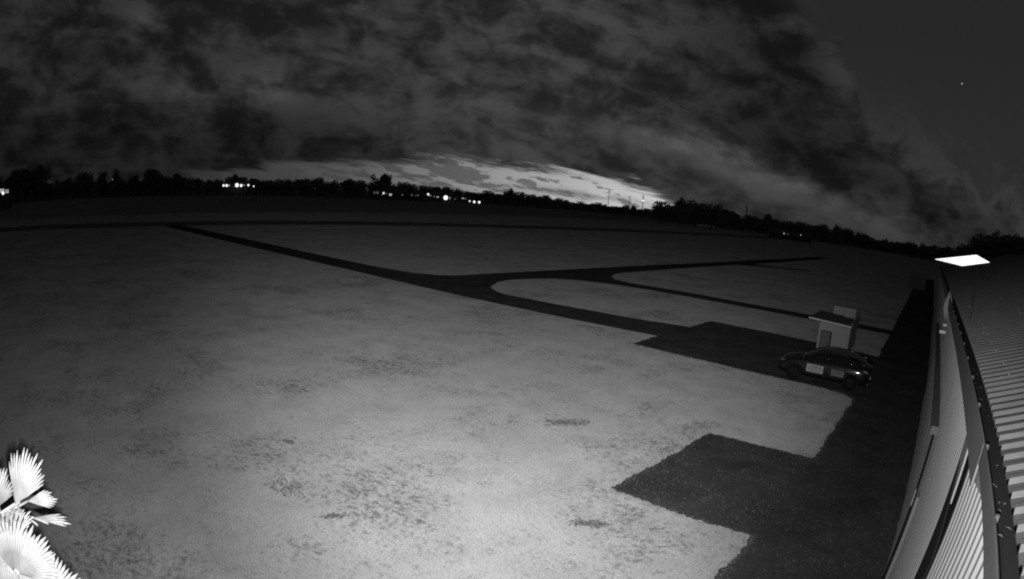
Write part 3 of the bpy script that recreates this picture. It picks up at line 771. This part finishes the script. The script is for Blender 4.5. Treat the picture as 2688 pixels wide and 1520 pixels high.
# ------------------------------------------------------------------ far trees
leaf_m = mat('night_leaf', .13, .9, 0, .3, .4)
bark_m = mat('bark', .05, .9)
def crown_mesh(seed, lobes, nleaf, shape):
    rnd = random.Random(seed); b = MB(); ls = []
    for i in range(lobes):
        a = rnd.uniform(0, 6.283); r = rnd.uniform(.15, .62); zz = rnd.uniform(.34, .74)
        if shape == 'umbrella': zz = rnd.uniform(.55, .84); r = rnd.uniform(.1, .95) * (.45 + (zz - .55) * 1.9)
        if shape == 'tall': r *= .6; zz = rnd.uniform(.30, .80)
        ls.append((Vector((r * math.cos(a), r * math.sin(a), zz)), rnd.uniform(.24, .38) * (.6 if shape == 'umbrella' else 1)))
    ls.append((Vector((0, 0, .60 if shape != 'umbrella' else .82)), .40 if shape != 'umbrella' else .22))
    tot = sum(l[1] ** 2 for l in ls)
    for c, r in ls:
        for i in range(int(nleaf * r * r / tot)):
            d = Vector((rnd.gauss(0, 1), rnd.gauss(0, 1), rnd.gauss(0, 1))).normalized() * r * (rnd.uniform(.80, 1.05) if rnd.random() < .75 else rnd.uniform(.2, .8))
            d.z *= .72
            p = c + d
            n_ = Vector((rnd.gauss(0, 1), rnd.gauss(0, 1), rnd.gauss(0, 1))).normalized(); t = n_.orthogonal().normalized(); u = n_.cross(t); l = rnd.uniform(.03, .07)
            q = lambda v: Vector((v.x, v.y, v.z * .6))
            b.quad(p - q(t) * l, p + q(u) * l * .8, p + q(t) * l, p - q(u) * l * .8)
    return b.mesh('crown', fixn=False)
crowns = {'round': [crown_mesh(s, 12, 2200, 'round') for s in range(5)], 'tall': [crown_mesh(20 + s, 9, 1800, 'tall') for s in range(3)], 'umbrella': [crown_mesh(40, 18, 1800, 'umbrella')]}
def trunk_mesh(seed):
    rnd = random.Random(seed); b = MB().tube([(0, 0, 0), (.01, 0, .25), (0, .01, .55)], [.05, .038, .02], 7)
    for i in range(4):
        a = rnd.uniform(0, 6.283); b.tube([(0, 0, rnd.uniform(.22, .40)), (.18 * math.cos(a), .18 * math.sin(a), .5), (.32 * math.cos(a), .32 * math.sin(a), .66)], [.013, .009, .004], 5)
    return b.mesh('trunk')
trunks = [trunk_mesh(60 + i) for i in range(3)]
for l in crowns.values():
    for m_ in l: m_.materials.append(leaf_m)
for m_ in trunks: m_.materials.append(bark_m)
def tree(name, az_, dist, h, wid, kind, label, group=None, k=0):
    x, y = math.sin(R(az_)) * dist, math.cos(R(az_)) * dist
    t = thing(name, label, 'tree', (x, y, 0), random.uniform(0, 6.28), group); t.scale = (wid, wid, h)
    link('trunk', trunks[k % 3], None, t)
    link('crown', crowns[kind][k % len(crowns[kind])], None, t)
    return t
def lerp(tab, x):
    if x <= tab[0][0]: return tab[0][1]
    for (x0, y0), (x1, y1) in zip(tab, tab[1:]):
        if x <= x1: return y0 + (y1 - y0) * (x - x0) / (x1 - x0)
    return tab[-1][1]
SIL = [(-100, 1.0), (-97, 1.3), (-94, 1.5), (-92, 1.6), (-87, .9), (-84, 1.0), (-82, 1.0), (-78.5, .8), (-74, 1.25), (-70, .95), (-64.5, .95), (-59, 1.1), (-53, 1.0), (-48.3, 1.0), (-44.3, .55), (-41.5, .75), (-38.4, .6), (-35.9, .34), (-32.3, .30), (-28.8, .30), (-26, .8), (-22, 1.0), (-19, .85), (-17.5, .85), (-14, .82), (-10.2, .85), (-6.2, .42), (-2.1, .42), (1.2, .55), (4.5, 1.3), (8, 2.2), (12, 2.4), (16, 2.0)]
DIST = [(-100, 330), (-85, 380), (-70, 430), (-50, 470), (-36, 560), (-29, 560), (-26, 430), (-17, 400), (-6, 400), (1, 360), (6, 300), (16, 260)]
a_ = -98.0; k = 0
belt = 'dark trees of the belt round the airfield'
while a_ < 15:
    d = lerp(DIST, a_) + random.uniform(-12, 25); e = lerp(SIL, a_) + random.uniform(-.24, .16)
    h = max(5.5, CAM_H + d * math.tan(R(e))); wd = h * random.uniform(.46, .68)
    tree('tree', a_, d, h, wd, 'round', 'dark broadleaf tree in the unbroken belt at the far edge of the airfield', belt, k)
    a_ += math.degrees(wd * random.uniform(.95, 1.35) / d); k += 1
# the ones that stand out
spec = [(-90.6, 330, 2.25, .42, 'round', 'big round tree at the far left, left one of the tallest pair'),
        (-88.6, 335, 2.45, .44, 'round', 'big round tree at the far left, right one of the tallest pair'),
        (-83.4, 390, 1.70, .40, 'round', 'rounded tree between the tallest left pair and the close-set group of three'),
        (-81.4, 392, 1.62, .34, 'tall', 'first tree from the left in a close-set group of three'),
        (-79.9, 395, 1.60, .30, 'tall', 'middle tree in a close-set group of three on the left'),
        (-78.0, 396, 1.30, .33, 'round', 'last and lowest tree in a close-set group of three on the left'),
        (-76.1, 400, 1.88, .44, 'round', 'broad domed tree left of the brightly lit farm'),
        (-73.6, 405, 1.45, .42, 'round', 'low broad tree just right of the broad domed tree'),
        (-67.6, 470, 1.25, .45, 'round', 'flat-topped tree right above the brightest farm lamp'),
        (-53.3, 480, 1.66, .44, 'umbrella', 'umbrella-shaped tree rising alone above the belt against the afterglow'),
        (-41.5, 480, .95, .30, 'tall', 'small pointed tree over the right end of the village lights'),
        (-38.3, 500, .70, .36, 'round', 'small hump-shaped tree in front of the brightest strip of sky'),
        (-27.4, 330, 1.25, .42, 'round', 'leftmost dome of the large dark copse at the right end of the bright sky'),
        (-25.7, 325, 1.66, .44, 'round', 'highest dome of the large dark copse at the right end of the bright sky'),
        (-24.2, 335, 1.55, .44, 'round', 'third dome from the left of the large dark copse'),
        (-22.6, 330, 1.50, .44, 'round', 'fourth dome from the left of the large dark copse'),
        (-21.3, 338, 1.15, .42, 'round', 'rightmost and lowest dome of the large dark copse'),
        (-17.3, 360, 1.05, .34, 'tall', 'ragged tree just right of the gap beside the masts'),
        (3.4, 262, 1.2, .50, 'round', 'low dark tree left of the rise behind the floodlight'),
        (5.0, 240, 1.95, .50, 'round', 'dark tree behind the floodlight at the far end of the roof'),
        (6.5, 232, 2.6, .50, 'round', 'dark tree second from the top of the rise above the roof'),
        (7.9, 225, 3.1, .52, 'round', 'tallest tree above the hangar roof at the right edge'),
        (10.0, 222, 3.1, .52, 'round', 'tree cut by the right edge of the picture above the roof')]
for i, (a, d, e, wf, kd, lab) in enumerate(spec):
    h = CAM_H + d * math.tan(R(e)); tree('tree', a, d, h, h * wf * 1.25, kd, lab, None, i)
# undergrowth that fills the belt: one mass of leaves
V = []; F = []
rnd = np.random.default_rng(5)
NB = 26000
aa = rnd.uniform(-100, 16, NB)
dd = np.interp(aa, [p[0] for p in DIST], [p[1] for p in DIST]) + rnd.uniform(-4, 26, NB)
ee = np.interp(aa, [p[0] for p in SIL], [p[1] for p in SIL])
hh = np.maximum(3.0, (CAM_H + dd * np.tan(np.radians(ee))) * .74)
zz = rnd.uniform(0, 1, NB) ** .8 * hh * rnd.uniform(.75, 1.05, NB)
cx, cy = np.sin(np.radians(aa)) * dd, np.cos(np.radians(aa)) * dd
P0 = np.stack([cx, cy, zz], 1)
n0 = rnd.normal(size=(NB, 3)); n0 /= np.linalg.norm(n0, axis=1)[:, None]
t0 = np.cross(n0, [0.3, .5, .8]); t0 /= np.linalg.norm(t0, axis=1)[:, None]; u0 = np.cross(n0, t0)
ll = rnd.uniform(.5, 1.1, NB)[:, None]
vv = np.stack([P0 - t0 * ll, P0 + u0 * ll, P0 + t0 * ll, P0 - u0 * ll], 1).reshape(-1, 3)
me = bpy.data.meshes.new('undergrowth'); me.from_pydata(vv.tolist(), [], np.arange(NB * 4).reshape(-1, 4).tolist())
o = tag(link('undergrowth', me, leaf_m), 'dark undergrowth filling the tree belt along the horizon', 'undergrowth'); o['kind'] = 'stuff'

# ------------------------------------------------------------------ lit farms and houses in the tree belt
lit = lambda s: mat('lit_%g' % min(s, 1.15), .2, .5, emit=min(s, 1.15), var=0)
hwall, hroof = mat('house_wall', .04, .8), mat('house_roof', .06, .8)
def house(az_, d, wd, dp, h, rh, label, wins, cat='house', name='house'):
    """gabled house facing the camera; wins: (x offset m, z, width, height, strength)"""
    x, y = math.sin(R(az_)) * d, math.cos(R(az_)) * d
    t = thing(name, label, cat, (x, y, 0), -R(az_))
    MB().box(-wd / 2, wd / 2, 0, dp, 0, h).build('wall', hwall, t)
    MB().prism([(-wd / 2 - .4, -.4, h + .002), (-wd / 2 - .4, dp + .4, h + .002), (-wd / 2 - .4, dp / 2, h + rh)], (0, 0, 0), (wd + .8, 0, 0)).build('roof', hroof, t)
    for xo, z, ww, wh, s in wins:
        f = MB().box(xo - ww / 2 - .08, xo + ww / 2 + .08, -.05, -.002, z - wh / 2 - .08, z + wh / 2 + .08).build('window', hroof, t)
        MB().box(xo - ww / 2, xo + ww / 2, -.09, -.052, z - wh / 2, z + wh / 2).build('pane', lit(s), f)
    return t
def aed(px, py):
    v = pix_dir(px, py); return math.degrees(math.atan2(v.x, v.y)), math.degrees(math.asin(v.z))
def lamp_post(px, py, d, size, s, label, cat='lamp'):
    a, e = aed(px, py); z = CAM_H + d * math.tan(R(e)); x, y = math.sin(R(a)) * d, math.cos(R(a)) * d
    t = thing('yard_lamp', label, cat, (x, y, 0), -R(a))
    MB().tube([(0, 0, 0), (0, 0, z - size * .4)], [.09, .06], 6).build('post', hroof, t)
    b = MB(); n = 8
    prof = [(0.02, -.5), (.36, -.38), (.5, 0), (.36, .38), (0.02, .5)]
    for k in range(n):
        a0, a1 = 6.2832 * k / n, 6.2832 * (k + 1) / n
        for (r0, z0), (r1, z1) in zip(prof, prof[1:]):
            b.quad((r0 * size * math.cos(a0), r0 * size * math.sin(a0), z + z0 * size), (r0 * size * math.cos(a1), r0 * size * math.sin(a1), z + z0 * size), (r1 * size * math.cos(a1), r1 * size * math.sin(a1), z + z1 * size), (r1 * size * math.cos(a0), r1 * size * math.sin(a0), z + z1 * size))
    b.build('globe', lit(s), t, smooth=True)
FD, VD = 400, 440
def win_at(hx, hd, px, py, ww, wh, s):
    a, e = aed(px, py); return (math.tan(R(a - hx)) * hd, CAM_H + hd * math.tan(R(e)), ww, wh, s)
ha = aed(622, 487)[0]
house(ha, FD, 15, 9, 5.6, 4, 'lit farmhouse under the flat-topped tree', [win_at(ha, FD, 601, 487, .8, 1.0, .4), win_at(ha, FD, 640, 486, .9, .9, .25)], 'house', 'farmhouse')
lamp_post(587, 487, FD - 3, 1.5, 2.0, 'leftmost bright yard lamp of the left farm')
lamp_post(595, 487, FD - 3, 1.7, 2.0, 'second yard lamp from the left at the left farm')
lamp_post(622, 486, FD - 3, 2.6, 4.0, 'largest yard lamp of the left farm')
lamp_post(633, 487, FD - 3, 1.8, 2.0, 'yard lamp just right of the largest one at the left farm')
lamp_post(652, 486, FD - 3, 1.4, 1.4, 'second lamp from the right at the left farm')
lamp_post(666, 489, FD - 3, 1.0, 1.2, 'rightmost low lamp of the left farm')
lamp_post(295, 471, 365, .5, .5, 'tiny lamp between trees on the far left')
# village row
hv = aed(1012, 510)[0]
house(hv, VD, 22, 9, 3.6, 3.2, 'long low house at the left end of the village lights', [win_at(hv, VD, 983, 506, 1.3, 1.6, .07), win_at(hv, VD, 991, 506, 1.3, 1.7, .09), win_at(hv, VD, 1007, 507, 1.2, 1.3, .9), win_at(hv, VD, 1014, 508, .8, .8, .12), win_at(hv, VD, 1025, 511, 1.9, 1.4, .5), win_at(hv, VD, 1003, 511, .5, .5, .3)])
hv = aed(1085, 512)[0]
house(hv, VD + 6, 20, 9, 3.4, 3.0, 'low house with dim windows in the middle of the village lights', [win_at(hv, VD + 6, 1051, 509, 1.0, 1.0, .6), win_at(hv, VD + 6, 1056, 512, .8, .8, .2), win_at(hv, VD + 6, 1081, 512, .9, .9, .13), win_at(hv, VD + 6, 1091, 514, .7, .7, .1), win_at(hv, VD + 6, 1097, 513, .9, 1.0, .13), win_at(hv, VD + 6, 1115, 516, 1.0, 1.4, .25)])
hv = aed(1140, 515)[0]
house(hv, VD - 6, 18, 9, 3.8, 3.2, 'house left of the biggest village lamp', [win_at(hv, VD - 6, 1129, 514, 1.8, 1.0, .16), win_at(hv, VD - 6, 1140, 516, 1.2, .8, .12), win_at(hv, VD - 6, 1149, 517, 1.5, .8, .45)])
hv = aed(1208, 523)[0]
house(hv, VD - 10, 16, 9, 3.4, 3.0, 'house right of the biggest village lamp', [win_at(hv, VD - 10, 1181, 520, 1.0, 1.0, .25), win_at(hv, VD - 10, 1195, 522, .7, .7, .12), win_at(hv, VD - 10, 1215, 521, 1.7, 1.0, .3), win_at(hv, VD - 10, 1222, 522, .8, 1.0, .12)])
lamp_post(1124, 510, VD - 12, 1.5, 1.1, 'raised lamp over the middle of the village')
lamp_post(1170, 519, VD - 14, 3.2, 4.0, 'biggest and brightest lamp of the village lights')
lamp_post(1233, 528, VD - 16, 1.2, .9, 'smaller lamp, first of the three at the right end of the village')
lamp_post(1245, 530, VD - 16, 1.7, 2.0, 'middle one of the three lamps at the right end of the village')
lamp_post(1258, 531, VD - 16, 1.7, 2.0, 'last of the three lamps at the right end of the village')
# lit shed at the left edge
ha = aed(6, 503)[0]
t = house(ha, 210, 9, 6, 3.6, 1.6, 'brightly lit shed at the left edge of the picture', [win_at(ha, 210, 4, 501, 2.2, 1.3, .35), win_at(ha, 210, 18, 501, 1.5, .9, .22), win_at(ha, 210, 18, 505, 1.6, .5, .3)], 'shed', 'shed')
lamp_post(8, 507, 205, 1.1, 3.0, 'bright lamp in front of the shed at the left edge')
# right side
ha = aed(2075, 617)[0]
house(ha, 300, 22, 8, 2.6, 2.0, 'low dark barn with two small lamps in front of the right treeline', [win_at(ha, 300, 2068, 615, .8, .4, .10)], 'barn', 'barn')
lamp_post(2058, 613, 296, .55, .6, 'left one of two tiny lamps at the right treeline')
lamp_post(2102, 617, 296, .45, .5, 'right one of two tiny lamps at the right treeline')
pale = mat('pale_sheet', .5, .7)
for i, (px, py, wd) in enumerate([(1848, 590, 3.6), (1864, 589, 2.6)]):
    a, e = aed(px, py); d = CAM_H / math.tan(R(max(.3, -e))) * .93; d = min(d, 330)
    t = thing('trailer', ['longer pale trailer on the grass below the large copse', 'shorter pale trailer on the grass below the large copse'][i], 'trailer', (math.sin(R(a)) * d, math.cos(R(a)) * d, 0), -R(a))
    bevel(MB().box(-wd, wd, 0, 2.2, .7, 1.9).build('box', pale, t), .15)
    for sx in (-.5, .5):
        MB().tube([(sx, -.05, .35), (sx, 2.2, .35)], .35, 12).build('wheel', hroof, t)
# dark container beyond the end of the hangar
a, e = aed(2425, 745); d = 92.0
ct = thing('container', 'dark low container beyond the far end of the hangar wall', 'container', (math.sin(R(a)) * d, math.cos(R(a)) * d, 0.02), -R(a) * 0)
ck = mat('container_paint', .10, .6, 0, .2, 1.0)
MB().box(-2.6, .3, 0, 2.4, .12, 2.3).build('body', ck, ct)
MB().box(-2.65, .35, -.06, 2.46, 2.302, 2.40).build('top_frame', mat('container_frame', .12, .6), ct)
MB().box(-2.65, .35, -.06, 2.46, 0, .118).build('bottom_frame', mat('container_frame', .12, .6), ct)

# ------------------------------------------------------------------ wind turbines and masts on the horizon
tm = mat('turbine_paint', .25, .6)
def turbine(px, py_hub, py_tip, rot, label, d=3000, rl=None):
    a, e = aed(px, py_hub); hub = CAM_H + d * math.tan(R(e)); et = aed(px, py_tip)[1]
    rl = rl or d * math.tan(R(et - e))
    t = thing('wind_turbine', label, 'wind turbine', (math.sin(R(a)) * d, math.cos(R(a)) * d, 0), -R(a), 'wind turbines on the horizon')
    MB().tube([(0, 0, 0), (0, 0, hub)], [1.7, 1.0], 10).build('tower', tm, t)
    bevel(MB().box(-1.8, 1.8, -4, 8, hub - 1.8, hub + 1.8).build('nacelle', tm, t), .5)
    for k in range(3):
        th = R(rot + 120 * k); dx, dz = math.sin(th), math.cos(th)
        MB().tube([(0, -5, hub), (dx * rl * .2, -5, hub + dz * rl * .2), (dx * rl, -5, hub + dz * rl)], [.9, 1.1, .3], 6).build('blade', tm, t)
    return t
turbine(1599, 504, 494, 2, 'leftmost wind turbine, with one blade straight up')
turbine(1653, 517, 507, 40, 'wind turbine between the two other masts against the brightest sky')
turbine(1917, 547, 538, 25, 'faint wind turbine just right of the large copse')
turbine(2045, 562, 553, 55, 'faintest wind turbine, furthest to the right')
def mast(px, py0, d, label, light=None, rad=1.3):
    a, e = aed(px, py0); z = CAM_H + d * math.tan(R(e))
    t = thing('mast', label, 'mast', (math.sin(R(a)) * d, math.cos(R(a)) * d, 0), -R(a))
    MB().tube([(0, 0, 0), (0, 0, z)], [rad * 1.3, rad], 6).build('shaft', mat('mast_paint', .06, .7), t)
    for f in (.72, .82, .9): MB().box(-rad * 3, rad * 3, -.6, .6, z * f, z * f + 1.4).build('crossarm', mat('mast_paint', .06, .7), t)
    if light:
        zl = CAM_H + d * math.tan(R(aed(px, light)[1]))
        MB().box(-5.0, 5.0, -4.6, -3.4, zl - 2.4, zl + 2.4).build('warning_light', lit(2.5), t)
mast(1689, 511, 2600, 'slim mast with a bright warning light at the right end of the bright sky', 527)
mast(1961, 538, 1500, 'dark lattice mast standing above the right treeline', None, 1.0)

# evening star: a far planet, a real lit ball high above the right side
a, e = aed(2525, 218)
v = pix_dir(2525, 218) * 6000
o = MB(); n = 12
for i in range(6):
    for j in range(n):
        P_ = lambda i_, j_: (5.5 * math.sin(math.pi * i_ / 6) * math.cos(2 * math.pi * j_ / n), 5.5 * math.sin(math.pi * i_ / 6) * math.sin(2 * math.pi * j_ / n), 5.5 * math.cos(math.pi * i_ / 6))
        o.quad(P_(i, j), P_(i + 1, j), P_(i + 1, j + 1), P_(i, j + 1))
st_ = o.build('evening_star', lit(.8), None); st_.location = v
tag(st_, 'single bright evening star in the clear sky on the right', 'star')
